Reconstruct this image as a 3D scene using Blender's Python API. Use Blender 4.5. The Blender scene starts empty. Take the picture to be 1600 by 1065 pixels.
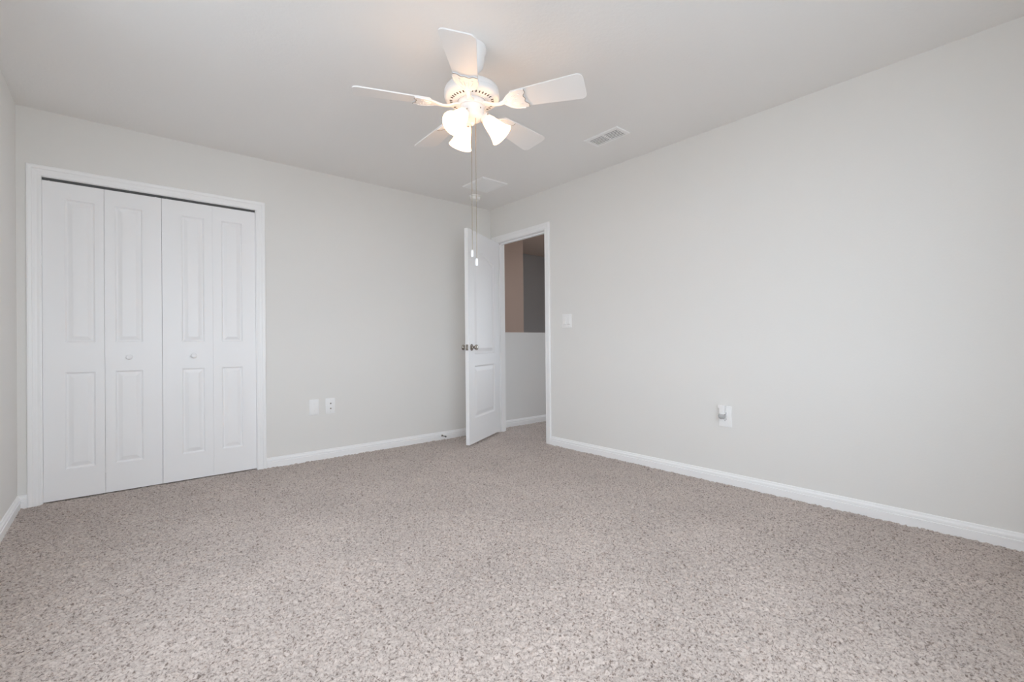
import bpy, bmesh, math
import numpy as np
from mathutils import Vector, Matrix

S = bpy.context.scene
COL = S.collection
PI = math.pi

# ------------------------------------------------------------------ camera, world, light, exposure
YAW, PITCH, ROLL, FPX = 0.703151497, 0.00383411647, -0.00919127887, 728.623624
CAM = Vector((-3.15599691, -4.07019694, 0.975283912))
sn, cs = math.sin(YAW), math.cos(YAW)
Fv = Vector((sn * math.cos(PITCH), cs * math.cos(PITCH), math.sin(PITCH)))
Rv = Vector((cs, -sn, 0.0))
Uv = Rv.cross(Fv)
R2 = Rv * math.cos(ROLL) + Uv * math.sin(ROLL)
U2 = -Rv * math.sin(ROLL) + Uv * math.cos(ROLL)
cam_data = bpy.data.cameras.new('camera')
cam_data.sensor_fit = 'HORIZONTAL'
cam_data.sensor_width = 36.0
cam_data.lens = 36.0 * FPX / 1600.0
cam_data.clip_start = 0.02
cam_ob = bpy.data.objects.new('camera', cam_data)
COL.objects.link(cam_ob)
cam_ob.matrix_world = Matrix(((R2.x, U2.x, -Fv.x, CAM.x), (R2.y, U2.y, -Fv.y, CAM.y),
                              (R2.z, U2.z, -Fv.z, CAM.z), (0, 0, 0, 1)))
S.camera = cam_ob

SKY_STRENGTH = 6.75
world = bpy.data.worlds.new('sky')
S.world = world
world.use_nodes = True
wn = world.node_tree
wn.nodes.clear()
w_out = wn.nodes.new('ShaderNodeOutputWorld')
w_bg = wn.nodes.new('ShaderNodeBackground')
w_bg.inputs['Color'].default_value = (0.80, 0.895, 1.0, 1)
w_bg.inputs['Strength'].default_value = SKY_STRENGTH
wn.links.new(w_bg.outputs[0], w_out.inputs[0])

S.view_settings.view_transform = 'Standard'
S.view_settings.look = 'None'
S.view_settings.exposure = 0.0
S.view_settings.gamma = 1.0
S.view_settings.use_curve_mapping = False
S.cycles.max_bounces = 24
S.cycles.diffuse_bounces = 16
S.cycles.transparent_max_bounces = 16
S.cycles.sample_clamp_indirect = 8.0
S.cycles.caustics_reflective = False
S.cycles.caustics_refractive = False

# room dimensions (metres): x runs along the closet wall, y towards it, z up
W, L, H = 3.616, 4.40, 2.44
WIN_Y0, WIN_Y1, WIN_Z0, WIN_Z1 = -2.85, -1.75, 0.60, 2.08
FWX0, FWX1 = -3.42, -1.30  # added fill window behind the camera
T = 0.115


def portal(name, loc, rot, sx, sy):
    d = bpy.data.lights.new(name, 'AREA')
    d.shape = 'RECTANGLE'
    d.size, d.size_y = sx, sy
    d.cycles.is_portal = True
    o = bpy.data.objects.new(name, d)
    COL.objects.link(o)
    o.location = loc
    o.rotation_euler = rot
    return o


portal('window_portal', (-W - 0.13, (WIN_Y0 + WIN_Y1) / 2, (WIN_Z0 + WIN_Z1) / 2), (0, -PI / 2, 0),
       WIN_Z1 - WIN_Z0, WIN_Y1 - WIN_Y0)
portal('hall_window_portal', (3.2 + 0.13, -0.625, 1.275), (0, PI / 2, 0), 1.65, 0.95)
portal('front_window_portal', ((FWX0 + FWX1) / 2, -L - 0.13, (WIN_Z0 + WIN_Z1) / 2), (PI / 2, 0, 0),
       FWX1 - FWX0, WIN_Z1 - WIN_Z0)


# ------------------------------------------------------------------ materials
def srgb(r, g, b):
    def f(v):
        v /= 255.0
        return v / 12.92 if v <= 0.04045 else ((v + 0.055) / 1.055) ** 2.4
    return (f(r), f(g), f(b), 1)


def mat(name, color, rough=0.5, metal=0.0, spec=0.5, bump=None, emit=None, estr=0.0):
    m = bpy.data.materials.new(name)
    m.use_nodes = True
    nt = m.node_tree
    b = nt.nodes['Principled BSDF']
    b.inputs['Base Color'].default_value = color
    b.inputs['Roughness'].default_value = rough
    b.inputs['Metallic'].default_value = metal
    b.inputs['Specular IOR Level'].default_value = spec
    if emit:
        b.inputs['Emission Color'].default_value = emit
        b.inputs['Emission Strength'].default_value = estr
    if bump:
        scale, dist, strength = bump
        tc = nt.nodes.new('ShaderNodeTexCoord')
        n = nt.nodes.new('ShaderNodeTexNoise')
        n.inputs['Scale'].default_value = scale
        n.inputs['Detail'].default_value = 3
        n.inputs['Roughness'].default_value = 0.55
        bp = nt.nodes.new('ShaderNodeBump')
        bp.inputs['Distance'].default_value = dist
        bp.inputs['Strength'].default_value = strength
        nt.links.new(tc.outputs['Object'], n.inputs['Vector'])
        nt.links.new(n.outputs['Fac'], bp.inputs['Height'])
        nt.links.new(bp.outputs[0], b.inputs['Normal'])
    return m


M = {}
M['wall'] = mat('wall_paint', (0.80, 0.79, 0.765, 1), 0.6, spec=0.25, bump=(90, 0.0012, 0.35))
M['ceiling'] = mat('ceiling_paint', (0.85, 0.84, 0.825, 1), 0.85, spec=0.1, bump=(60, 0.002, 0.45))
M['trim'] = mat('white_trim_paint', (0.92, 0.92, 0.92, 1), 0.35, spec=0.4)
M['door'] = mat('white_door_paint', (0.905, 0.905, 0.91, 1), 0.38, spec=0.4, bump=(140, 0.0006, 0.15))
M['plate'] = mat('white_plastic', (0.91, 0.91, 0.905, 1), 0.3)
M['plate_line'] = mat('grey_slot', (0.12, 0.12, 0.12, 1), 0.5)
M['vent'] = mat('white_vent_enamel', (0.90, 0.90, 0.89, 1), 0.45)
M['vent_dark'] = mat('vent_duct', (0.05, 0.05, 0.05, 1), 0.8)  # dark colour stands for the shade inside the vents
M['fan'] = mat('white_fan_enamel', (0.87, 0.87, 0.875, 1), 0.3)
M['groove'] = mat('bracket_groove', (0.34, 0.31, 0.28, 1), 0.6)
M['blade'] = mat('white_blade_laminate', (0.85, 0.84, 0.83, 1), 0.4)
M['slot'] = mat('fan_slot', (0.06, 0.05, 0.045, 1), 0.7)
M['nickel'] = mat('satin_nickel', (0.42, 0.39, 0.35, 1), 0.25, metal=1.0)
M['chain'] = mat('bronze_chain', (0.30, 0.24, 0.17, 1), 0.4, metal=0.6)
M['track'] = mat('grey_track_metal', (0.10, 0.10, 0.10, 1), 0.5, metal=0.5)
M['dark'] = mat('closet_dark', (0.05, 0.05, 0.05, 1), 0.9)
M['rubber'] = mat('grey_rubber', (0.10, 0.11, 0.12, 1), 0.7)
M['tan'] = mat('taupe_wall_paint', srgb(198, 176, 162), 0.7, spec=0.2)  # warm lamplight in the stairwell is put into this colour
M['stair'] = mat('stairwell_paint', srgb(162, 157, 154), 0.8, spec=0.2)
M['hallwall'] = mat('hall_wall_paint', (0.78, 0.775, 0.76, 1), 0.65, spec=0.2)
M['paving'] = mat('pale_paving', (0.54, 0.53, 0.515, 1), 0.9, bump=(3, 0.02, 0.4))
M['cap'] = mat('smoke_detector_plastic', (0.90, 0.89, 0.87, 1), 0.4)
M['shade'] = mat('lit_opal_glass', (0.9, 0.88, 0.84, 1), 0.25, emit=(1.0, 0.55, 0.24, 1), estr=6.5)
M['hall_lamp'] = mat('lit_hall_dome', (0.9, 0.9, 0.88, 1), 0.4, emit=(1.0, 0.985, 0.98, 1), estr=4.2)
M['bulb'] = mat('lit_bulb', (1, 0.95, 0.9, 1), 0.3, emit=(1.0, 0.66, 0.34, 1), estr=2.0)


def shade_glow(m, lo, hi):
    # the opal glass is dim at its neck and brightest around the bulb
    nt = m.node_tree
    tc = nt.nodes.new('ShaderNodeTexCoord')
    sp = nt.nodes.new('ShaderNodeSeparateXYZ')
    mr = nt.nodes.new('ShaderNodeMapRange')
    mr.inputs['From Min'].default_value = 0.012
    mr.inputs['From Max'].default_value = 0.065
    mr.inputs['To Min'].default_value = lo
    mr.inputs['To Max'].default_value = hi
    nt.links.new(tc.outputs['Object'], sp.inputs[0])
    nt.links.new(sp.outputs['Z'], mr.inputs['Value'])
    nt.links.new(mr.outputs[0], nt.nodes['Principled BSDF'].inputs['Emission Strength'])


shade_glow(M['shade'], 1.6, 8.0)


def glass_mat():
    m = bpy.data.materials.new('window_glass')
    m.use_nodes = True
    nt = m.node_tree
    nt.nodes.clear()
    o = nt.nodes.new('ShaderNodeOutputMaterial')
    mx = nt.nodes.new('ShaderNodeMixShader')
    fr = nt.nodes.new('ShaderNodeFresnel')
    fr.inputs[0].default_value = 1.3
    t = nt.nodes.new('ShaderNodeBsdfTransparent')
    g = nt.nodes.new('ShaderNodeBsdfGlossy')
    g.inputs['Roughness'].default_value = 0.02
    nt.links.new(fr.outputs[0], mx.inputs[0])
    nt.links.new(t.outputs[0], mx.inputs[1])
    nt.links.new(g.outputs[0], mx.inputs[2])
    nt.links.new(mx.outputs[0], o.inputs[0])
    return m


M['glass'] = glass_mat()


def clear_plastic():
    m = mat('clear_plastic', (0.75, 0.77, 0.78, 1), 0.08)
    b = m.node_tree.nodes['Principled BSDF']
    b.inputs['Transmission Weight'].default_value = 0.45
    b.inputs['IOR'].default_value = 1.45
    return m


M['clear'] = clear_plastic()


def carpet_mat():
    m = bpy.data.materials.new('frieze_carpet')
    m.use_nodes = True
    nt = m.node_tree
    N, LK = nt.nodes, nt.links
    b = N['Principled BSDF']
    b.inputs['Roughness'].default_value = 1.0
    b.inputs['Specular IOR Level'].default_value = 0.05
    b.inputs['Sheen Weight'].default_value = 0.25
    b.inputs['Sheen Roughness'].default_value = 0.5
    tc = N.new('ShaderNodeTexCoord')
    n1 = N.new('ShaderNodeTexNoise')
    n1.inputs['Scale'].default_value = 110
    n1.inputs['Detail'].default_value = 3
    n1.inputs['Roughness'].default_value = 0.6
    n1.inputs['Distortion'].default_value = 0.6
    r1 = N.new('ShaderNodeValToRGB')
    e = r1.color_ramp.elements
    e[0].position = 0.34
    e[0].color = (0.19, 0.145, 0.122, 1)
    e[1].position = 0.62
    e[1].color = (0.63, 0.55, 0.50, 1)
    k = r1.color_ramp.elements.new(0.46)
    k.color = (0.49, 0.415, 0.373, 1)
    n2 = N.new('ShaderNodeTexNoise')
    n2.inputs['Scale'].default_value = 2.2
    n2.inputs['Detail'].default_value = 4
    r2 = N.new('ShaderNodeMapRange')
    r2.inputs['From Min'].default_value = 0.3
    r2.inputs['From Max'].default_value = 0.7
    r2.inputs['To Min'].default_value = 0.93
    r2.inputs['To Max'].default_value = 1.07
    mul = N.new('ShaderNodeMix')
    mul.data_type = 'RGBA'
    mul.blend_type = 'MULTIPLY'
    mul.inputs[0].default_value = 1.0
    LK.new(tc.outputs['Object'], n1.inputs['Vector'])
    LK.new(tc.outputs['Object'], n2.inputs['Vector'])
    LK.new(n1.outputs['Fac'], r1.inputs[0])
    LK.new(n2.outputs['Fac'], r2.inputs['Value'])
    LK.new(r1.outputs[0], mul.inputs[6])
    LK.new(r2.outputs[0], mul.inputs[7])
    LK.new(mul.outputs[2], b.inputs['Base Color'])
    n3 = N.new('ShaderNodeTexNoise')
    n3.inputs['Scale'].default_value = 260
    n3.inputs['Detail'].default_value = 2
    bp = N.new('ShaderNodeBump')
    bp.inputs['Distance'].default_value = 0.004
    bp.inputs['Strength'].default_value = 0.6
    LK.new(tc.outputs['Object'], n3.inputs['Vector'])
    LK.new(n3.outputs['Fac'], bp.inputs['Height'])
    LK.new(bp.outputs[0], b.inputs['Normal'])
    return m


M['carpet'] = carpet_mat()


# ------------------------------------------------------------------ mesh helpers
class MB:
    """collects shapes and links them as ONE mesh object"""

    def __init__(self):
        self.v, self.f, self.mi, self.sm = [], [], [], []
        self.mats = []

    def slot(self, m):
        if m not in self.mats:
            self.mats.append(m)
        return self.mats.index(m)

    def add(self, verts, faces, m, smooth=False, mx=None):
        o = len(self.v)
        for p in verts:
            p = Vector(p)
            if mx is not None:
                p = mx @ p
            self.v.append(tuple(p))
        s = self.slot(m)
        for f in faces:
            self.f.append(tuple(i + o for i in f))
            self.mi.append(s)
            self.sm.append(smooth)

    def box(self, x0, x1, y0, y1, z0, z1, m, mx=None, bev=0.0):
        if bev > 0:
            bm = bmesh.new()
            bmesh.ops.create_cube(bm, size=1.0)
            for q in bm.verts:
                q.co = Vector((x0 + (q.co.x + .5) * (x1 - x0), y0 + (q.co.y + .5) * (y1 - y0), z0 + (q.co.z + .5) * (z1 - z0)))
            bmesh.ops.bevel(bm, geom=list(bm.edges), offset=bev, segments=2, affect='EDGES', profile=0.5)
            bm.verts.index_update()
            self.add([q.co.copy() for q in bm.verts], [[q.index for q in fc.verts] for fc in bm.faces], m, False, mx)
            bm.free()
            return
        V = [(x0, y0, z0), (x1, y0, z0), (x1, y1, z0), (x0, y1, z0), (x0, y0, z1), (x1, y0, z1), (x1, y1, z1), (x0, y1, z1)]
        Fc = [(0, 3, 2, 1), (4, 5, 6, 7), (0, 1, 5, 4), (1, 2, 6, 5), (2, 3, 7, 6), (3, 0, 4, 7)]
        self.add(V, Fc, m, False, mx)

    def lathe(self, prof, m, seg=40, mx=None, smooth=True, cap0=True, cap1=True):
        """prof: list of (r, z) revolved about local z"""
        V, Fc = [], []
        for (r, z) in prof:
            for k in range(seg):
                a = 2 * PI * k / seg
                V.append((r * math.cos(a), r * math.sin(a), z))
        n = len(prof)
        for i in range(n - 1):
            for k in range(seg):
                k2 = (k + 1) % seg
                Fc.append((i * seg + k, i * seg + k2, (i + 1) * seg + k2, (i + 1) * seg + k))
        if cap0:
            Fc.append(tuple(range(seg))[::-1])
        if cap1:
            Fc.append(tuple((n - 1) * seg + k for k in range(seg)))
        self.add(V, Fc, m, smooth, mx)

    def tube(self, pts, r, m, seg=10, mx=None):
        pts = [Vector(p) for p in pts]
        V, Fc = [], []
        prev = None
        for i, p in enumerate(pts):
            t = (pts[min(i + 1, len(pts) - 1)] - pts[max(i - 1, 0)]).normalized()
            if prev is None:
                u = t.orthogonal().normalized()
            else:
                u = (prev - t * prev.dot(t)).normalized()
            prev = u
            w = t.cross(u)
            rr = r[i] if isinstance(r, (list, tuple)) else r
            for k in range(seg):
                a = 2 * PI * k / seg
                V.append(p + (u * math.cos(a) + w * math.sin(a)) * rr)
        n = len(pts)
        for i in range(n - 1):
            for k in range(seg):
                k2 = (k + 1) % seg
                Fc.append((i * seg + k, i * seg + k2, (i + 1) * seg + k2, (i + 1) * seg + k))
        Fc.append(tuple(range(seg))[::-1])
        Fc.append(tuple((n - 1) * seg + k for k in range(seg)))
        self.add(V, Fc, m, True, mx)

    def slab(self, outline, z0, z1, m, mx=None):
        """closed 2D outline extruded from z0 to z1"""
        n = len(outline)
        V = [(x, y, z0) for x, y in outline] + [(x, y, z1) for x, y in outline]
        Fc = [tuple(range(n))[::-1], tuple(range(n, 2 * n))]
        Fc += [(i, (i + 1) % n, n + (i + 1) % n, n + i) for i in range(n)]
        self.add(V, Fc, m, False, mx)

    def build(self, name, parent=None, mx=None):
        me = bpy.data.meshes.new(name)
        me.from_pydata(self.v, [], self.f)
        for m in self.mats:
            me.materials.append(m)
        me.polygons.foreach_set('material_index', self.mi)
        me.polygons.foreach_set('use_smooth', self.sm)
        bm = bmesh.new()
        bm.from_mesh(me)
        bmesh.ops.recalc_face_normals(bm, faces=list(bm.faces))
        bm.to_mesh(me)
        bm.free()
        me.update()
        if any(self.sm):
            try:
                me.set_sharp_from_angle(angle=math.radians(38))
            except Exception:
                pass
        o = bpy.data.objects.new(name, me)
        COL.objects.link(o)
        if parent is not None:
            o.parent = parent
        if mx is not None:
            o.matrix_local = mx
        return o


def tag(o, label, cat, kind=None, group=None):
    o['label'] = label
    o['category'] = cat
    if kind:
        o['kind'] = kind
    if group:
        o['group'] = group
    return o


def empty(name, loc, rz=0.0):
    o = bpy.data.objects.new(name, None)
    o.empty_display_size = 0.1
    COL.objects.link(o)
    o.location = loc
    o.rotation_euler = (0, 0, rz)
    return o


def rounded_rect(x0, x1, y0, y1, r, n=5):
    pts = []
    for cx, cy, a0 in ((x1 - r, y0 + r, -PI / 2), (x1 - r, y1 - r, 0), (x0 + r, y1 - r, PI / 2), (x0 + r, y0 + r, PI)):
        for i in range(n + 1):
            a = a0 + PI / 2 * i / n
            pts.append((cx + r * math.cos(a), cy + r * math.sin(a)))
    return pts


def inset(poly, d):
    n = len(poly)
    out = []
    for i in range(n):
        p0, p1, p2 = Vector(poly[i - 1]), Vector(poly[i]), Vector(poly[(i + 1) % n])
        e1, e2 = (p1 - p0).normalized(), (p2 - p1).normalized()
        n1, n2 = Vector((-e1.y, e1.x)), Vector((-e2.y, e2.x))
        b = (n1 + n2)
        b.normalize()
        k = d / max(0.3, b.dot(n1))
        q = p1 + b * k
        out.append((q.x, q.y))
    return out


RAISED = [(0.0, 0.0), (0.004, -0.0045), (0.009, -0.0100), (0.012, -0.0100), (0.016, -0.0092), (0.036, -0.0014), (0.039, -0.0010)]


def panel_face(mb, w, h, panels, m, y_face, sgn, prof=RAISED):
    """moulded door face in the local xz plane at y_face; sgn is the outward direction along y.
    panels: (x0, x1, z0, z1, arch) with the same x0, x1 for all, sorted upwards"""
    x0, x1 = panels[0][0], panels[0][1]
    xs = [0, x0, x1, w]
    V, Fc = [], []

    def q(pts):
        o = len(V)
        V.extend([(x, y_face + sgn * d, z) for x, z, d in pts])
        Fc.append(tuple(range(o, o + len(pts))))

    q([(0, 0, 0), (x0, 0, 0), (x0, h, 0), (0, h, 0)])
    q([(x1, 0, 0), (w, 0, 0), (w, h, 0), (x1, h, 0)])
    zprev = 0
    for (a, b, z0, z1, arch) in panels:
        q([(x0, zprev, 0), (x1, zprev, 0), (x1, z0, 0), (x0, z0, 0)])
        if arch:
            na = 16
            top = []
            for i in range(na + 1):
                t = i / na
                # cathedral curve: flat shoulders rising to a rounded crown
                s = math.sin(PI * t)
                top.append((x1 + (x0 - x1) * t, z1 + arch * s ** 1.6))
            zt = z1 + arch + 0.02
            for i in range(na):
                q([(top[i][0], top[i][1], 0), (top[i][0], zt, 0), (top[i + 1][0], zt, 0), (top[i + 1][0], top[i + 1][1], 0)])
            poly = [(x0, z0), (x1, z0)] + top
            zprev = zt
        else:
            poly = [(x0, z0), (x1, z0), (x1, z1), (x0, z1)]
            zprev = z1
        rings = [[(x, z, d) for x, z in inset(poly, u)] for u, d in prof]
        n = len(poly)
        for r in range(len(rings) - 1):
            for i in range(n):
                j = (i + 1) % n
                q([rings[r][i], rings[r][j], rings[r + 1][j], rings[r + 1][i]])
        q(rings[-1])
    q([(x0, zprev, 0), (x1, zprev, 0), (x1, h, 0), (x0, h, 0)])
    mb.add(V, Fc, m, False)


def door_leaf(w, h, t, panels, m):
    mb = MB()
    panel_face(mb, w, h, panels, m, 0.0, -1)
    panel_face(mb, w, h, panels, m, t, 1)
    V = [(0, 0, 0), (w, 0, 0), (w, 0, h), (0, 0, h), (0, t, 0), (w, t, 0), (w, t, h), (0, t, h)]
    mb.add(V, [(0, 4, 7, 3), (1, 2, 6, 5), (0, 1, 5, 4), (3, 7, 6, 2)], m)
    return mb


CASING = [(0.004, 0.0), (0.004, 0.009), (0.010, 0.0105), (0.020, 0.0095), (0.030, 0.012), (0.040, 0.0125), (0.044, 0.016),
          (0.056, 0.0175), (0.064, 0.0165), (0.067, 0.012), (0.067, 0.0)]


def casing(mb, a0, a1, zt, to_world, m, z0=0.0, prof=CASING):
    rows = [[], [], [], []]
    for u, v in prof:
        rows[0].append(to_world(a0 - u, v, z0))
        rows[1].append(to_world(a0 - u, v, zt + u))
        rows[2].append(to_world(a1 + u, v, zt + u))
        rows[3].append(to_world(a1 + u, v, z0))
    n = len(prof)
    V = [p for r in rows for p in r]
    Fc = [(k * n + i, k * n + i + 1, (k + 1) * n + i + 1, (k + 1) * n + i) for k in range(3) for i in range(n - 1)]
    Fc += [tuple(range(n)), tuple(range(3 * n, 4 * n))]
    mb.add(V, Fc, m)


BASE = [(0.0, 0.0), (0.0145, 0.0), (0.0155, 0.048), (0.0105, 0.0495), (0.0100, 0.053), (0.0135, 0.056), (0.0125, 0.065), (0.0070, 0.072), (0.0055, 0.080), (0.0, 0.0835)]


def baseboard(mb, p0, p1, nrm, m, h=0.0):
    """profile swept from p0 to p1 (xy), sticking out along nrm"""
    V = []
    for p in (p0, p1):
        for d, z in BASE:
            V.append((p[0] + nrm[0] * d, p[1] + nrm[1] * d, z + h))
    n = len(BASE)
    Fc = [(i, i + 1, n + i + 1, n + i) for i in range(n - 1)] + [tuple(range(n)), tuple(range(n, 2 * n))]
    mb.add(V, Fc, m)


# ------------------------------------------------------------------ room shell
CX0, CX1, CZ = -3.507, -2.325, 2.030            # closet opening
DY0, DY1, DZ = -0.849, -0.095, 2.060            # doorway in the right wall

b = MB()
b.box(-W - T, CX0 - 0.015, 0, T, 0, H, M['wall'])
b.box(CX1 + 0.015, T, 0, T, 0, H, M['wall'])
b.box(CX0 - 0.015, CX1 + 0.015, 0, T, CZ + 0.015, H, M['wall'])
tag(b.build('wall_back'), 'pale grey wall around the white closet doors', 'wall', 'structure')

b = MB()
b.box(0, T, -L - T, DY0 - 0.018, 0, H, M['wall'])
b.box(0, T, DY1 + 0.018, 0, 0, H, M['wall'])
b.box(0, T, DY0 - 0.018, DY1 + 0.018, DZ + 0.018, H, M['wall'])
tag(b.build('wall_right'), 'long blank pale grey wall with the open doorway at its far end', 'wall', 'structure')

b = MB()
b.box(-W - T, -W, -L, WIN_Y0, 0, H, M['wall'])
b.box(-W - T, -W, WIN_Y1, 0, 0, H, M['wall'])
b.box(-W - T, -W, WIN_Y0, WIN_Y1, 0, WIN_Z0, M['wall'])
b.box(-W - T, -W, WIN_Y0, WIN_Y1, WIN_Z1, H, M['wall'])
tag(b.build('wall_left'), 'narrow strip of pale grey wall left of the closet', 'wall', 'structure')

b = MB()
b.box(-W - T, FWX0, -L - T, -L, 0, H, M['wall'])
b.box(FWX1, 0, -L - T, -L, 0, H, M['wall'])
b.box(FWX0, FWX1, -L - T, -L, 0, WIN_Z0, M['wall'])
b.box(FWX0, FWX1, -L - T, -L, WIN_Z1, H, M['wall'])
tag(b.build('wall_front'), 'pale grey wall opposite the closet', 'wall', 'structure')

b = MB()
b.box(-W - T, T, -L - T, T, H, H + 0.1, M['ceiling'])
tag(b.build('ceiling'), 'plain off-white textured bedroom ceiling', 'ceiling', 'structure')


# carpet: a real pile surface of small irregular tufts
def carpet_grid(name, x0, x1, y0, y1, step, seed, label):
    nx, ny = int((x1 - x0) / step) + 1, int((y1 - y0) / step) + 1
    rng = np.random.default_rng(seed)
    xs, ys = np.linspace(x0, x1, nx), np.linspace(y0, y1, ny)
    X, Y = np.meshgrid(xs, ys)

    def smooth(a, k):
        for _ in range(k):
            a = (a + np.roll(a, 1, 0) + np.roll(a, -1, 0) + np.roll(a, 1, 1) + np.roll(a, -1, 1)) / 5
        return a / a.std()

    h = 0.0022 * rng.standard_normal((ny, nx)) + 0.0020 * smooth(rng.standard_normal((ny, nx)), 2)
    h = np.clip(h, -0.0065, 0.005)
    h += 0.0006 * smooth(rng.standard_normal((ny, nx)), 60)
    X = X + rng.uniform(-0.3, 0.3, X.shape) * step
    Y = Y + rng.uniform(-0.3, 0.3, Y.shape) * step
    co = np.stack([X, Y, h + 0.004], -1).reshape(-1, 3).astype(np.float32)
    i = np.arange(nx * ny).reshape(ny, nx)
    q = np.stack([i[:-1, :-1], i[:-1, 1:], i[1:, 1:], i[1:, :-1]], -1).reshape(-1, 4).astype(np.int32)
    me = bpy.data.meshes.new(name)
    me.vertices.add(len(co))
    me.vertices.foreach_set('co', co.ravel())
    me.loops.add(q.size)
    me.loops.foreach_set('vertex_index', q.ravel())
    me.polygons.add(len(q))
    me.polygons.foreach_set('loop_start', np.arange(0, q.size, 4, dtype=np.int32))
    me.polygons.foreach_set('use_smooth', np.ones(len(q), dtype=bool))
    me.update(calc_edges=True)
    me.materials.append(M['carpet'])
    o = bpy.data.objects.new(name, me)
    COL.objects.link(o)
    return tag(o, label, 'carpet', 'structure')


carpet_grid('floor', -W, T, -L, 0.10, 0.006, 7, 'beige flecked bedroom carpet')

# baseboards
b = MB()
baseboard(b, (CX1 + 0.067, 0), (-0.0, 0), (0, -1), M['trim'])
baseboard(b, (-W, 0), (CX0 - 0.067, 0), (0, -1), M['trim'])
tag(b.build('baseboard_back'), 'white baseboard along the closet wall', 'baseboard', 'structure')
b = MB()
baseboard(b, (0, -L), (0, DY0 - 0.067), (-1, 0), M['trim'])
tag(b.build('baseboard_right'), 'white baseboard along the long blank wall', 'baseboard', 'structure')
b = MB()
baseboard(b, (-W, -L), (-W, 0), (1, 0), M['trim'])
tag(b.build('baseboard_left'), 'white baseboard on the wall beside the closet corner', 'baseboard', 'structure')
b = MB()
baseboard(b, (-W, -L), (0, -L), (0, 1), M['trim'])
tag(b.build('baseboard_front'), 'white baseboard on the wall opposite the closet', 'baseboard', 'structure')

# closet frame: jambs + casing
b = MB()
casing(b, CX0, CX1, CZ, lambda a, v, z: (a, -v, z), M['trim'])
b.box(CX0 - 0.0149, CX0, -0.0005, T, 0, CZ, M['trim'])
b.box(CX1, CX1 + 0.0149, -0.0005, T, 0, CZ, M['trim'])
b.box(CX0 - 0.0149, CX1 + 0.0149, -0.0005, T, CZ, CZ + 0.0149, M['trim'])
tag(b.build('trim_1'), 'white moulded casing around the closet doors', 'trim', 'structure')

# doorway frame: jambs, stops + casing
b = MB()
casing(b, DY0, DY1, DZ, lambda a, v, z: (-v, a, z), M['trim'])
b.box(-0.0005, T + 0.0005, DY0 - 0.0179, DY0, 0, DZ, M['trim'])
b.box(-0.0005, T + 0.0005, DY1, DY1 + 0.0179, 0, DZ, M['trim'])
b.box(-0.0005, T + 0.0005, DY0 - 0.0179, DY1 + 0.0179, DZ, DZ + 0.0179, M['trim'])
b.box(0.045, 0.080, DY0, DY0 + 0.011, 0, DZ, M['trim'])
b.box(0.045, 0.080, DY1 - 0.011, DY1, 0, DZ, M['trim'])
b.box(0.045, 0.080, DY0, DY1, DZ - 0.011, DZ, M['trim'])
jamb = tag(b.build('trim_2'), 'white moulded casing around the open doorway', 'trim', 'structure')
b = MB()
b.box(0.004, 0.042, DY0 - 0.001, DY0 + 0.0022, 0.915, 0.975, M['plate'], bev=0.0008)
b.box(-0.0025, 0.006, DY0 - 0.001, DY0 + 0.0022, 0.925, 0.965, M['plate'], bev=0.0008)
b.build('strike_plate', jamb)

# closet interior
b = MB()
CI0, CI1, CD = -3.58, -1.9, 0.72
b.box(CI0 - 0.02, CI0, T, CD, 0, H, M['wall'])
b.box(CI1, CI1 + 0.02, T, CD, 0, H, M['wall'])
b.box(CI0 - 0.02, CI1 + 0.02, CD, CD + 0.02, 0, H, M['wall'])
b.box(CI0 - 0.02, CI1 + 0.02, T, CD, H, H + 0.02, M['ceiling'])
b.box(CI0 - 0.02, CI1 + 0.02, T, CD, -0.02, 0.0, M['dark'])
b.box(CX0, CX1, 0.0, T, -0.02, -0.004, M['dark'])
tag(b.build('wall_closet'), 'dark inside of the closet glimpsed in the gap over its doors', 'wall', 'structure')

# ------------------------------------------------------------------ closet bifold doors
LEAF_Z0, LEAF_Z1, LEAF_Y, LEAF_T = 0.0125, 2.013, 0.012, 0.034


def bifold_panels(w, px0, px1):
    return [(px0, px1, 0.200 - LEAF_Z0, 0.812 - LEAF_Z0, 0), (px0, px1, 1.004 - LEAF_Z0, 1.912 - LEAF_Z0, 0)]


def knob_round(parent, loc, m, name, axis_mx, s=1.0):
    k = MB()
    prof = [(0.010, 0.0), (0.010, 0.006), (0.0075, 0.010), (0.0085, 0.014), (0.015, 0.018), (0.0185, 0.024), (0.0175, 0.030), (0.012, 0.0345), (0.004, 0.036)]
    k.lathe([(r * s, z * s) for r, z in prof], m, 28)
    o = k.build(name, parent)
    o.matrix_local = Matrix.Translation(loc) @ axis_mx
    return o


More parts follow.
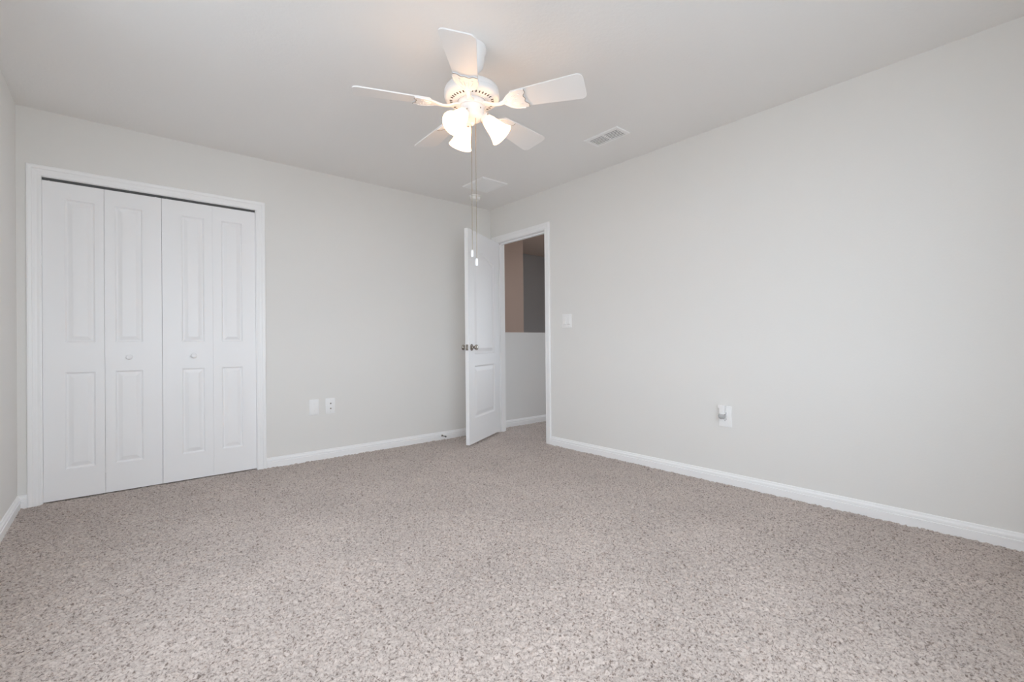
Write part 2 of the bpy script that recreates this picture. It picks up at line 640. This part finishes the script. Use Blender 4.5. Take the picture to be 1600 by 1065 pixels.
TO_ROOM = Matrix.Rotation(PI / 2, 4, 'X')      # local +z -> -y
pairs = [('door_2', (-3.5060, -3.2165), (-3.2152, -2.9130), (-3.405, -3.262), (-3.163, -3.018), 1, -3.0915,
          'left pair of white two-panel bifold closet doors, nearer the corner'),
         ('door_3', (-2.9110, -2.6090), (-2.6083, -2.3258), (-2.799, -2.662), (-2.553, -2.416), 0, -2.729,
          'right pair of white two-panel bifold closet doors, nearer the wall plates')]
for name, l1, l2, p1, p2, kn, kx, lab in pairs:
    root = empty(name, ((l1[0] + l2[1]) / 2, LEAF_Y, LEAF_Z0))
    tag(root, lab, 'closet door', 'structure')
    leaves = []
    for (x0, x1), (q0, q1) in ((l1, p1), (l2, p2)):
        w = x1 - x0
        lf = door_leaf(w, LEAF_Z1 - LEAF_Z0, LEAF_T, bifold_panels(w, q0 - x0, q1 - x0), M['door']).build('leaf', root)
        lf.location = (x0 - root.location.x, 0, 0)
        leaves.append((lf, x0))
    lf, x0 = leaves[kn]
    knob_round(lf, (kx - x0, -0.0005, 0.903 - LEAF_Z0), M['door'], 'knob', TO_ROOM, 0.98)
    # top pivot and guide pins running up into the track
    for px in ((l1[0] + 0.030, l2[1] - 0.030)):
        pb = MB()
        pb.lathe([(0.0045, 0), (0.0045, 0.0125)], M['plate'], 12)
        pb.build('pivot_pin', root).location = (px - root.location.x, 0.017, LEAF_Z1 - LEAF_Z0 - 0.0005)

b = MB()
b.box(CX0 + 0.002, CX1 - 0.002, 0.014, 0.0165, CZ - 0.0145, CZ - 0.0002, M['track'])
b.box(CX0 + 0.002, CX1 - 0.002, 0.0425, 0.045, CZ - 0.0145, CZ - 0.0002, M['track'])
b.box(CX0 + 0.002, CX1 - 0.002, 0.0165, 0.0425, CZ - 0.0025, CZ - 0.0002, M['track'])
tag(b.build('closet_track'), 'dark metal track in the slit above the closet doors', 'track')

# ------------------------------------------------------------------ passage door, standing open
ANG = math.radians(61)
DW, DT, DH0, DH1 = 0.750, 0.035, 0.024, 2.052
d = Vector((-math.sin(ANG), -math.cos(ANG), 0))            # hinge -> free edge
n = Vector((math.cos(ANG), -math.sin(ANG), 0))             # towards the doorway side
hinge = Vector((0.005 - 0.020, DY1 - 0.004, DH0))
door = empty('door_1', hinge)
tag(door, 'white two-panel arch-top door standing open beside the doorway', 'door', 'structure')
# local frame of the leaf: x = hinge -> free, y = away from the seen face, z up
mx = Matrix(((d.x, -n.x, 0, 0), (d.y, -n.y, 0, 0), (0, 0, 1, 0), (0, 0, 0, 1)))
mx = Matrix.Translation(n * DT) @ mx
PP = [(0.130, DW - 0.130, 0.235, 0.735, 0), (0.130, DW - 0.130, 0.845, 1.775, 0.075)]
PROF = [(0.0, 0.0), (0.006, -0.005), (0.014, -0.0115), (0.020, -0.0115), (0.026, -0.011), (0.056, -0.002), (0.060, -0.0018)]
mb = MB()
panel_face(mb, DW, DH1 - DH0, PP, M['door'], 0.0, -1, PROF)
panel_face(mb, DW, DH1 - DH0, PP, M['door'], DT, 1, PROF)
h = DH1 - DH0
mb.add([(0, 0, 0), (DW, 0, 0), (DW, 0, h), (0, 0, h), (0, DT, 0), (DW, DT, 0), (DW, DT, h), (0, DT, h)],
       [(0, 4, 7, 3), (1, 2, 6, 5), (0, 1, 5, 4), (3, 7, 6, 2)], M['door'])
mb.build('leaf', door, mx)


def door_knob(side):
    k = MB()
    k.lathe([(0.0315, 0.0), (0.0315, 0.003), (0.028, 0.007), (0.014, 0.010), (0.0115, 0.014), (0.0115, 0.028), (0.016, 0.034),
             (0.0245, 0.041), (0.0265, 0.050), (0.0245, 0.058), (0.017, 0.0635), (0.006, 0.065)], M['nickel'], 32)
    rot = Matrix.Rotation(PI / 2 if side < 0 else -PI / 2, 4, 'X')
    y = -0.0003 if side < 0 else DT + 0.0003
    o = k.build('knob', door)
    o.matrix_local = mx @ Matrix.Translation((DW - 0.062, y, 0.935 - DH0)) @ rot
    o['label'] = 'satin nickel round knob'


door_knob(-1)
door_knob(1)
k = MB()
k.box(DW - 0.001, DW + 0.0016, 0.005, DT - 0.005, 0.907 - DH0, 0.963 - DH0, M['nickel'], bev=0.0006)
k.box(DW, DW + 0.010, 0.011, DT - 0.011, 0.925 - DH0, 0.945 - DH0, M['nickel'], bev=0.002)
k.build('latch_plate', door, mx)
for hz in (0.20, 1.02, 1.83):
    k = MB()
    k.lathe([(0.0065, hz - DH0 - 0.045), (0.0065, hz - DH0 + 0.045)], M['nickel'], 14, mx=Matrix.Translation((-0.007, DT + 0.004, 0)))
    k.box(-0.0018, 0.0002, 0.004, DT, hz - DH0 - 0.043, hz - DH0 + 0.043, M['nickel'])
    k.build('hinge', door, mx)

# ------------------------------------------------------------------ landing and stairwell beyond the doorway
HX1 = 3.2
b = MB()
b.box(T, HX1, 0.075, 0.19, 0, 1.085, M['hallwall'])
b.box(T - 0.0, HX1, 0.072, 0.193, 1.085, 1.097, M['hallwall'])
tag(b.build('wall_landing'), 'low grey half wall seen through the open doorway', 'wall', 'structure')
b = MB()
baseboard(b, (T, 0.075), (HX1, 0.075), (0, -1), M['trim'])
tag(b.build('baseboard_landing'), 'white baseboard under the half wall beyond the doorway', 'baseboard', 'structure')
b = MB()
b.box(-0.6, 1.235, 0.85, 0.97, -0.5, H, M['tan'])
tag(b.build('wall_stairwell'), 'taupe stairwell wall above the half wall beyond the doorway', 'wall', 'structure')
b = MB()
b.box(-0.7, HX1, 1.65, 1.75, -0.5, H, M['stair'])
b.box(-0.7, -0.6, T, 1.75, -0.5, H, M['stair'])
b.box(HX1, HX1 + 0.1, -0.05, 1.75, -0.5, H, M['stair'])
b.box(-0.7, HX1 + 0.1, T, 1.75, -0.6, -0.5, M['stair'])
tag(b.build('wall_stairwell_far'), 'dark stairwell wall at the back, right of the taupe wall', 'wall', 'structure')
b = MB()
HY = -1.25
b.box(T, HX1 + 0.1, HY - 0.1, HY, 0, H, M['hallwall'])
HWY0, HWY1, HWZ0, HWZ1 = -1.10, -0.15, 0.45, 2.1
b.box(HX1, HX1 + 0.1, HY, HWY0, 0, H, M['hallwall'])
b.box(HX1, HX1 + 0.1, HWY1, -0.05, 0, H, M['hallwall'])
b.box(HX1, HX1 + 0.1, HWY0, HWY1, 0, HWZ0, M['hallwall'])
b.box(HX1, HX1 + 0.1, HWY0, HWY1, HWZ1, H, M['hallwall'])
tag(b.build('wall_hall'), 'grey walls of the hall outside the doorway', 'wall', 'structure')
b = MB()
b.box(-0.7, HX1 + 0.1, HY - 0.1, 1.75, H + 0.0, H + 0.1, M['tan'])
o = b.build('ceiling_hall')
o.location.z = 0.0005
tag(o, 'dim ceiling over the stairwell seen through the doorway', 'ceiling', 'structure')
carpet_grid('floor_hall', T, HX1, HY, 0.08, 0.012, 11, 'flecked carpet of the landing beyond the doorway')


hl = empty('hall_ceiling_light', (0.75, -0.50, H))  # unseen lamp added to brighten the hall and the open door
tag(hl, 'white flush dome light on the hall ceiling outside the doorway', 'ceiling light')
b = MB()
b.lathe([(0.17, -0.0002), (0.175, -0.012), (0.17, -0.028), (0.155, -0.030)], M['fan'], 40)
b.build('rim', hl)
b = MB()
b.lathe([(0.155, -0.0301), (0.150, -0.050), (0.130, -0.075), (0.090, -0.094), (0.040, -0.103), (0.004, -0.105)], M['hall_lamp'], 40)
b.build('dome', hl)


# windows
def make_window(name, mxw, wid, hgt, label):
    """local x across, y outwards, z up, origin at the opening's lower left inside corner"""
    root = empty(name, (0, 0, 0))
    root.matrix_world = mxw
    tag(root, label, 'window', 'structure')
    f = MB()
    e = 0.045
    f.box(0, wid, 0.05, 0.11, 0, e, M['trim'])
    f.box(0, wid, 0.05, 0.11, hgt - e, hgt, M['trim'])
    f.box(0, e, 0.05, 0.11, e, hgt - e, M['trim'])
    f.box(wid - e, wid, 0.05, 0.11, e, hgt - e, M['trim'])
    f.box(wid / 2 - 0.03, wid / 2 + 0.03, 0.05, 0.11, e, hgt - e, M['trim'])
    f.box(e, wid - e, 0.055, 0.10, hgt / 2 - 0.02, hgt / 2 + 0.02, M['trim'])
    f.build('window_frame', root)
    g = MB()
    g.add([(e, 0.08, e), (wid - e, 0.08, e), (wid - e, 0.08, hgt - e), (e, 0.08, hgt - e)], [(0, 1, 2, 3)], M['glass'])
    g.build('pane', root)
    s = MB()
    s.box(-0.03, wid + 0.03, -0.03, 0.0, -0.018, 0.006, M['trim'], bev=0.004)
    s.box(0, wid, -0.004, 0.05, -0.002, 0.006, M["trim"])
    s.build("window_sill", root)
    return root


make_window('window_1', Matrix(((0, -1, 0, -W), (1, 0, 0, WIN_Y0), (0, 0, 1, WIN_Z0), (0, 0, 0, 1))),
            WIN_Y1 - WIN_Y0, WIN_Z1 - WIN_Z0, 'wide white framed bedroom window that lights the carpet')
make_window('window_2', Matrix(((0, 1, 0, HX1), (-1, 0, 0, HWY1), (0, 0, 1, HWZ0), (0, 0, 0, 1))),
            HWY1 - HWY0, HWZ1 - HWZ0, 'white framed window at the end of the hall')
make_window('window_3', Matrix(((-1, 0, 0, FWX1), (0, -1, 0, -L), (0, 0, 1, WIN_Z0), (0, 0, 0, 1))),
            FWX1 - FWX0, WIN_Z1 - WIN_Z0, 'white framed bedroom window in the wall opposite the closet')  # unseen window added to light the back wall and closet
b = MB()
b.add([(-60, -60, -3.2), (60, -60, -3.2), (60, 60, -3.2), (-60, 60, -3.2)], [(0, 1, 2, 3)], M['paving'])
tag(b.build('ground'), 'pale paved ground outside, a storey below the windows', 'ground', 'structure')

# ------------------------------------------------------------------ ceiling fan
FX, FY = -1.808, -2.19
fan = empty('ceiling_fan', (FX, FY, H))
tag(fan, 'white five-blade ceiling fan with three lit bell-shaped glass shades and two long pull chains', 'ceiling fan')


def zz(z):
    return z - H


b = MB()
b.lathe([(0.072, zz(2.4395)), (0.074, zz(2.428)), (0.072, zz(2.416)), (0.066, zz(2.405)), (0.063, zz(2.370)), (0.055, zz(2.340)), (0.036, zz(2.320)), (0.020, zz(2.314))], M['fan'], 48)
b.build('canopy', fan)
b = MB()
b.lathe([(0.0135, zz(2.318)), (0.0135, zz(2.268)), (0.030, zz(2.266)), (0.034, zz(2.252)), (0.034, zz(2.244))], M['fan'], 32)
b.build('downrod', fan)
b = MB()
b.lathe([(0.030, zz(2.250)), (0.085, zz(2.247)), (0.112, zz(2.242)), (0.128, zz(2.232)), (0.1345, zz(2.220)), (0.136, zz(2.205)), (0.1345, zz(2.2045)),
         (0.1345, zz(2.2015)), (0.136, zz(2.201)), (0.1365, zz(2.190)), (0.133, zz(2.181)), (0.126, zz(2.176)), (0.119, zz(2.1735)), (0.080, zz(2.166)), (0.072, zz(2.166)),
         (0.071, zz(2.172)), (0.060, zz(2.172))], M['fan'], 64)
for sct in range(5):
    for j in range(-3, 4):
        a = math.radians(156.52 + 36 + 72 * sct + j * 9.5)
        m4 = Matrix.Rotation(a, 4, 'Z') @ Matrix.Translation((0.103, 0, zz(2.1701))) @ Matrix.Rotation(math.radians(-11), 4, 'Y')
        b.slab(rounded_rect(-0.0068, 0.0068, -0.0028, 0.0028, 0.0024, 3), -0.0012, 0.002, M['slot'], m4)
b.lathe([(0.0725, zz(2.1668)), (0.0725, zz(2.170)), (0.0805, zz(2.170)), (0.0805, zz(2.1658))], M['slot'], 64, cap0=False, cap1=False)
b.build('motor_housing', fan)
b = MB()
b.lathe([(0.058, zz(2.176)), (0.066, zz(2.172)), (0.070, zz(2.160)), (0.070, zz(2.149)), (0.066, zz(2.143)), (0.055, zz(2.142))], M['fan'], 48)
b.build('flywheel', fan)
b = MB()
b.lathe([(0.050, zz(2.1425)), (0.0605, zz(2.141)), (0.0605, zz(2.136)), (0.0590, zz(2.133)), (0.0590, zz(2.112)), (0.0565, zz(2.106)), (0.0565, zz(2.096)), (0.050, zz(2.085)),
         (0.036, zz(2.075)), (0.018, zz(2.069)), (0.010, zz(2.063)), (0.009, zz(2.056)), (0.004, zz(2.052))], M['fan'], 48)
for a in (-150, -60, 60):
    m4 = Matrix.Rotation(math.radians(a - 40.3 + 20), 4, 'Z') @ Matrix.Translation((0.0585, 0, zz(2.122))) @ Matrix.Rotation(PI / 2, 4, 'Y')
    b.lathe([(0.0040, -0.002), (0.0040, 0.0012), (0.002, 0.002)], M['nickel'], 12, mx=m4)
b.build('light_kit', fan)

# blades and their scalloped brackets
BZ, BP = zz(2.145), -0.24
bl_pts = []
r0, r1, w0, w1 = 0.205, 0.562, 0.052, 0.0755


def blade_outline():
    pts = []
    rc = 0.028
    for cx, cy, a0 in ((r1 - rc, -(w1 - rc), -PI / 2), (r1 - rc, w1 - rc, 0)):
        for i in range(8):
            a = a0 + PI / 2 * i / 7
            pts.append((cx + rc * math.cos(a), cy + rc * math.sin(a)))
    rc = 0.02
    for cx, cy, a0 in ((r0 + rc, w0 - rc, PI / 2), (r0 + rc, -(w0 - rc), PI)):
        for i in range(6):
            a = a0 + PI / 2 * i / 5
            pts.append((cx + rc * math.cos(a), cy + rc * math.sin(a)))
    return pts


def blade_mesh():
    mb = MB()
    mb.slab(blade_outline(), -0.0025, 0.0035, M['blade'])
    return mb


def bracket_mesh():
    mb = MB()
    # fan-shaped plate under the blade root with a scalloped outer edge and raised ribs
    out = []
    N = 20
    for i in range(N + 1):
        t = -1 + 2 * i / N
        y = t * 0.056
        x = 0.272 + 0.016 * abs(t) ** 1.5 + 0.004 * math.cos(t * PI * 3)
        out.append((x, y))
    back = [(0.262, 0.0585), (0.238, 0.0565), (0.214, 0.050), (0.194, 0.038), (0.180, 0.022), (0.170, 0.0125)]
    out += back + [(x, -y) for x, y in back[::-1]]
    mb.slab(out, -0.0085, -0.0030, M['fan'])
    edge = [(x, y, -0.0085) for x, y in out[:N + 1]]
    mb.tube(edge, 0.0016, M['groove'], 6)  # grey tube paints in the shadow between bracket and blade
    rim = [(x, y, -0.0088) for x, y in out[N + 1:]]
    mb.tube(rim, 0.0030, M['fan'], 8)
    for t in (-0.62, -0.22, 0.22, 0.62):
        p = [(0.197 + 0.010 * abs(t), t * 0.030, -0.0085), (0.218, t * 0.040, -0.0100), (0.240, t * 0.050, -0.0085)]
        mb.tube(p, [0.0016, 0.0032, 0.0016], M['fan'], 8)
    for sx, sy in ((0.250, 0.030), (0.250, -0.030), (0.225, 0.0)):
        mb.lathe([(0.0045, -0.0110), (0.0045, -0.008)], M['fan'], 12, mx=Matrix.Translation((sx, sy, 0)))
    return mb


def arm_mesh():
    mb = MB()
    pts = [(0.055, 0, 0.004), (0.085, 0, 0.000), (0.115, 0, -0.010), (0.145, 0, -0.0125), (0.170, 0, -0.008), (0.185, 0, -0.006)]
    wid = [0.020, 0.017, 0.011, 0.010, 0.013, 0.018]
    V, Fc = [], []
    for (x, y, z), wd in zip(pts, wid):
        V += [(x, -wd, z + 0.003), (x, wd, z + 0.003), (x, wd * 0.8, z - 0.003), (x, -wd * 0.8, z - 0.003)]
    for i in range(len(pts) - 1):
        for k in range(4):
            Fc.append((i * 4 + k, i * 4 + (k + 1) % 4, i * 4 + 4 + (k + 1) % 4, i * 4 + 4 + k))
    Fc += [(0, 1, 2, 3), (20, 23, 22, 21)]
    mb.add(V, Fc, M['fan'], True)
    return mb


protos = {}
for kb in range(5):
    rot = Matrix.Rotation(math.radians(156.52 + 72 * kb), 4, 'Z')
    tilt = rot @ Matrix.Translation((0, 0, BZ)) @ Matrix.Rotation(BP, 4, 'X')
    if kb == 0:
        bl = blade_mesh().build('blade', fan, tilt)
        br = bracket_mesh().build('blade_bracket', bl)
        am = arm_mesh().build('bracket_arm', bl)
        protos = (bl, br, am)
    else:
        bl, br, am = [q.copy() for q in protos]
        for q in (bl, br, am):
            COL.objects.link(q)
        bl.parent = fan
        br.parent = bl
        am.parent = bl
        bl.matrix_local = tilt
    # the arm stays level where it meets the flywheel
    am.matrix_local = Matrix.Rotation(-BP * 0.7, 4, 'X')

# light arms, sockets and glass shades
SHADE = [(0.0235, 0.0), (0.0245, 0.006), (0.0285, 0.016), (0.0330, 0.030), (0.0365, 0.048), (0.0400, 0.066), (0.0445, 0.084), (0.0500, 0.100), (0.0560, 0.114), (0.0600, 0.121)]
for phi in (0, 120, 240):
    a = math.radians(phi - 40.29)
    rad = Vector((math.cos(a), math.sin(a), 0))
    tau = math.radians(47)
    ax = rad * math.cos(tau) - Vector((0, 0, 1)) * math.sin(tau)
    neck = Vector((0, 0, zz(2.098))) + rad * 0.058
    side = Vector((-math.sin(a), math.cos(a), 0))
    up = ax.cross(side)
    fr = Matrix(((side.x, up.x, ax.x, neck.x), (side.y, up.y, ax.y, neck.y), (side.z, up.z, ax.z, neck.z), (0, 0, 0, 1)))
    ar = MB()
    ar.tube([Vector((0, 0, zz(2.106))) + rad * 0.034, Vector((0, 0, zz(2.106))) + rad * 0.046, neck + ax * 0.002], 0.0125, M['fan'], 14)
    ar.lathe([(0.012, -0.004), (0.022, 0.000), (0.0265, 0.006), (0.0265, 0.022), (0.0255, 0.024)], M['fan'], 28, mx=fr)
    for s in (0, 1, 2):
        m4 = fr @ Matrix.Rotation(2 * PI * s / 3 + 0.5, 4, 'Z') @ Matrix.Translation((0.0265, 0, 0.015)) @ Matrix.Rotation(PI / 2, 4, 'Y')
        ar.lathe([(0.0032, -0.001), (0.0032, 0.004), (0.002, 0.005)], M['nickel'], 10, mx=m4)
    arm = ar.build('light_arm', fan)
    sh = MB()
    sh.lathe(SHADE, M['shade'], 40, cap0=False, cap1=False)
    inner = [(r - 0.0025, z) for r, z in SHADE]
    sh.lathe(inner, M['shade'], 40, cap0=False, cap1=False)
    nrim = len(SHADE)
    sh.lathe([SHADE[-1], inner[-1]], M['shade'], 40, cap0=False, cap1=False)
    s_o = sh.build('lamp_shade', arm, fr @ Matrix.Translation((0, 0, 0.010)))
    s_o['label'] = 'glowing white bell-shaped glass shade'
    bb = MB()
    bb.lathe([(0.010, 0.018), (0.013, 0.030), (0.018, 0.048), (0.0205, 0.062), (0.018, 0.076), (0.010, 0.085), (0.002, 0.088)], M['bulb'], 24)
    bb.build('bulb', arm, fr)

# pull chains
for lat, dep, z_end, top in ((-0.005, 0.012, 1.402, 2.062), (0.0195, -0.030, 1.352, 2.090)):
    off = Rv * lat + Vector((sn, cs, 0)) * dep
    c = MB()
    zs = np.linspace(top, z_end + 0.034, 60)
    c.tube([(off.x, off.y, zz(z)) for z in zs], 0.0014, M['chain'], 6)
    ch = c.build('pull_chain', fan)
    f = MB()
    f.lathe([(0.0025, zz(z_end + 0.037)), (0.0060, zz(z_end + 0.034)), (0.0075, zz(z_end + 0.027)), (0.0075, zz(z_end + 0.006)), (0.0062, zz(z_end + 0.001)), (0.003, zz(z_end))],
            M['fan'], 20, mx=Matrix.Translation((off.x, off.y, 0)))
    fo = f.build('fob', ch)
    fo['label'] = 'white pull knob on the end of a chain'

# ------------------------------------------------------------------ ceiling vents and smoke detector
vx0, vx1, vy0, vy1 = -0.560, -0.402, -2.128, -1.833
vent = empty('supply_register', ((vx0 + vx1) / 2, (vy0 + vy1) / 2, H))
tag(vent, 'white louvred air register on the ceiling near the long wall, two rows of slats', 'air vent')
hx, hy = (vx1 - vx0) / 2, (vy1 - vy0) / 2
b = MB()


def ring(mb, ox, oy, ix, iy, z0, z1, zi, m):
    V = [(-ox, -oy, z0), (ox, -oy, z0), (ox, oy, z0), (-ox, oy, z0),
         (-ox + .004, -oy + .004, z1), (ox - .004, -oy + .004, z1), (ox - .004, oy - .004, z1), (-ox + .004, oy - .004, z1),
         (-ix, -iy, z1), (ix, -iy, z1), (ix, iy, z1), (-ix, iy, z1),
         (-ix, -iy, zi), (ix, -iy, zi), (ix, iy, zi), (-ix, iy, zi)]
    Fc = []
    for L0 in (0, 4, 8):
        for k in range(4):
            Fc.append((L0 + k, L0 + (k + 1) % 4, L0 + 4 + (k + 1) % 4, L0 + 4 + k))
    mb.add(V, Fc, m)


ix, iy = hx - 0.022, hy - 0.026
ring(b, hx, hy, ix, iy, -0.0002, -0.007, -0.0003, M['vent'])
b.box(-ix, ix, -0.005, 0.005, -0.0065, -0.0005, M['vent'])
b.build('frame', vent)
b = MB()
b.box(-ix, ix, -iy, iy, -0.0009, -0.0003, M['vent_dark'])
b.build('duct_opening', vent)  # flat dark sheet under the solid ceiling, shade behind the slats
ns = 6
for i in range(ns):
    x = -ix + (i + 0.5) * 2 * ix / ns
    s = MB()
    s.box(-0.0050, 0.0050, -iy, iy, -0.0006, 0.0006, M['vent'], mx=Matrix.Translation((x, 0, -0.0048)) @ Matrix.Rotation(math.radians(6), 4, 'Y'))
    s.build('slat', vent)

rx0, rx1, ry0, ry1 = -0.692, -0.405, -0.786, -0.468
gr = empty('return_grille', ((rx0 + rx1) / 2, (ry0 + ry1) / 2, H))
tag(gr, 'square white return air grille on the ceiling above the open door', 'air vent')
hx, hy = (rx1 - rx0) / 2, (ry1 - ry0) / 2
ix, iy = hx - 0.028, hy - 0.028
b = MB()
ring(b, hx, hy, ix, iy, -0.0002, -0.010, -0.0003, M['vent'])
b.build('frame', gr)
b = MB()
b.box(-ix, ix, -iy, iy, -0.0009, -0.0003, M['vent_dark'])
b.build('duct_opening', gr)
ns = 16
for i in range(ns):
    y = -iy + (i + 0.5) * 2 * iy / ns
    s = MB()
    s.box(-ix, ix, -0.0078, 0.0078, -0.0006, 0.0006, M['vent'], mx=Matrix.Translation((0, y, -0.0062)) @ Matrix.Rotation(math.radians(-30), 4, 'X'))
    s.build('slat', gr)

sd = empty('smoke_detector', (-0.425, -0.300, H))
tag(sd, 'small round white smoke detector on the ceiling over the open door', 'smoke detector')
b = MB()
b.lathe([(0.060, -0.0003), (0.0615, -0.006), (0.060, -0.012), (0.052, -0.014)], M['cap'], 40)
b.build('base', sd)
b = MB()
b.lathe([(0.050, -0.0135), (0.0505, -0.022), (0.047, -0.034), (0.040, -0.040), (0.020, -0.043), (0.004, -0.0435)], M['cap'], 40)
b.lathe([(0.012, -0.040), (0.012, -0.050), (0.009, -0.053)], M['cap'], 20, mx=Matrix.Translation((0.018, -0.012, 0)))
b.build('cover', sd)

# ------------------------------------------------------------------ wall plates
ON_BACK = Matrix(((1, 0, 0, 0), (0, 0, -1, 0), (0, 1, 0, 0), (0, 0, 0, 1)))        # local xy on the wall, local z into the room
ON_RIGHT = Matrix(((0, 0, -1, 0), (-1, 0, 0, 0), (0, 1, 0, 0), (0, 0, 0, 1)))


def wall_thing(name, loc, base, label, cat):
    o = empty(name, loc)
    o.matrix_world = Matrix.Translation(loc) @ base
    return tag(o, label, cat)


def plate_mesh(w, h):
    mb = MB()
    o0 = rounded_rect(-w / 2, w / 2, -h / 2, h / 2, 0.004, 3)
    o1 = rounded_rect(-w / 2 + 0.0035, w / 2 - 0.0035, -h / 2 + 0.0035, h / 2 - 0.0035, 0.003, 3)
    nn = len(o0)
    V = [(x, y, 0.0003) for x, y in o0] + [(x, y, 0.005) for x, y in o0] + [(x, y, 0.0065) for x, y in o1]
    Fc = [tuple(range(nn))[::-1], tuple(range(2 * nn, 3 * nn))]
    for r in (0, nn):
        Fc += [(r + i, r + (i + 1) % nn, r + nn + (i + 1) % nn, r + nn + i) for i in range(nn)]
    mb.add(V, Fc, M['plate'])
    return mb


def screws(mb, pts):
    for x, y in pts:
        mb.lathe([(0.0032, 0.006), (0.0030, 0.0072)], M['plate'], 12, mx=Matrix.Translation((x, y, 0)))
        mb.box(x - 0.0024, x + 0.0024, y - 0.0004, y + 0.0004, 0.0071, 0.0074, M['plate_line'])


t = wall_thing('blank_plate', (-1.8945, 0, 0.4485), ON_BACK, 'plain white blank wall plate, nearer the closet of the two low plates', 'wall plate')
mb = plate_mesh(0.078, 0.132)
screws(mb, ((0, 0.030), (0, -0.030)))
mb.build('cover_plate', t)

t = wall_thing('jack_plate', (-1.759, 0, 0.449), ON_BACK, 'white wall plate with two small jacks, beside the blank plate', 'wall plate')
mb = plate_mesh(0.078, 0.132)
screws(mb, ((0, 0.048), (0, -0.048)))
mb.build('cover_plate', t)
for y in (0.021, -0.021):
    j = MB()
    j.box(-0.013, 0.013, y - 0.012, y + 0.012, 0.006, 0.0085, M['plate'], bev=0.001)
    j.lathe([(0.0055, 0.008), (0.0055, 0.0125), (0.0045, 0.0135)], M['nickel'], 16, mx=Matrix.Translation((0, y, 0)))
    j.build('jack', t)

t = wall_thing('light_switch', (0, -1.131, 1.1715), ON_RIGHT, 'white double light switch beside the doorway', 'light switch')
mb = plate_mesh(0.117, 0.124)
screws(mb, ((-0.023, 0.050), (0.023, 0.050), (-0.023, -0.050), (0.023, -0.050)))
mb.build('cover_plate', t)
for x in (-0.023, 0.023):
    r = MB()
    V = [(x - .0165, -.033, .005), (x + .0165, -.033, .005), (x + .0165, .033, .005), (x - .0165, .033, .005),
         (x - .0155, -.032, .0130), (x + .0155, -.032, .0130), (x + .0155, 0, .0085), (x - .0155, 0, .0085), (x + .0155, .032, .0080), (x - .0155, .032, .0080)]
    r.add(V, [(4, 5, 6, 7), (7, 6, 8, 9), (0, 1, 5, 4), (1, 2, 8, 6), (1, 6, 5), (2, 3, 9, 8), (3, 0, 4, 7), (3, 7, 9)], M['plate'])
    r.box(x - .0175, x + .0175, -.0342, -.0330, .006, .0071, M['plate_line'])
    r.build('rocker', t)

t = wall_thing('electrical_outlet', (0, -2.586, 0.462), ON_RIGHT, 'white duplex electrical outlet low on the long blank wall', 'outlet')
mb = plate_mesh(0.088, 0.142)
mb.build('cover_plate', t)
for y in (0.0205, -0.0205):
    r = MB()
    r.slab(rounded_rect(-0.0165, 0.0165, y - 0.0145, y + 0.0145, 0.009, 4), 0.006, 0.0085, M['plate'])
    for x in (-0.0065, 0.0065):
        r.box(x - 0.0011, x + 0.0011, y - 0.002, y + 0.007, 0.0080, 0.0088, M['plate_line'])
    r.lathe([(0.0026, 0.0080), (0.0026, 0.0088)], M['plate_line'], 12, mx=Matrix.Translation((0, y - 0.0075, 0)))
    r.build('socket', t)

t = wall_thing('plug_in_night_light', (0, -2.574, 0.487), ON_RIGHT, 'small white plug-in night light with a clear bulb end in the outlet', 'night light')
b = MB()
b.box(-0.017, 0.017, -0.010, 0.052, 0.0095, 0.034, M['plate'], bev=0.005)
b.slab(rounded_rect(-0.0215, 0.0215, 0.032, 0.056, 0.006, 4), 0.0105, 0.040, M['plate'])
b.build('body', t)
b = MB()
b.lathe([(0.018, 0.0), (0.021, -0.006), (0.0225, -0.014), (0.020, -0.023), (0.012, -0.030), (0.004, -0.033)], M['clear'], 28,
        mx=Matrix.Translation((0, -0.008, 0.033)) @ Matrix.Rotation(-PI / 2, 4, 'X'))
b.build('clear_bulb', t)

# spring door stop on the baseboard
t = wall_thing('door_stop', (-0.655, -0.0145, 0.046), ON_BACK, 'spring door stop with a dark tip on the baseboard near the open door', 'door stop')
b = MB()
b.lathe([(0.010, 0.0), (0.010, 0.003), (0.005, 0.006)], M['nickel'], 20)
pts = []
for i in range(181):
    a = 2 * PI * i / 12
    pts.append((0.0042 * math.cos(a), 0.0042 * math.sin(a), 0.005 + 0.055 * i / 180))
b.tube(pts, 0.0011, M['nickel'], 6)
b.build('spring', t)
b = MB()
b.lathe([(0.0060, 0.058), (0.0078, 0.060), (0.0080, 0.072), (0.006, 0.075)], M['rubber'], 20)
b.build('tip', t)
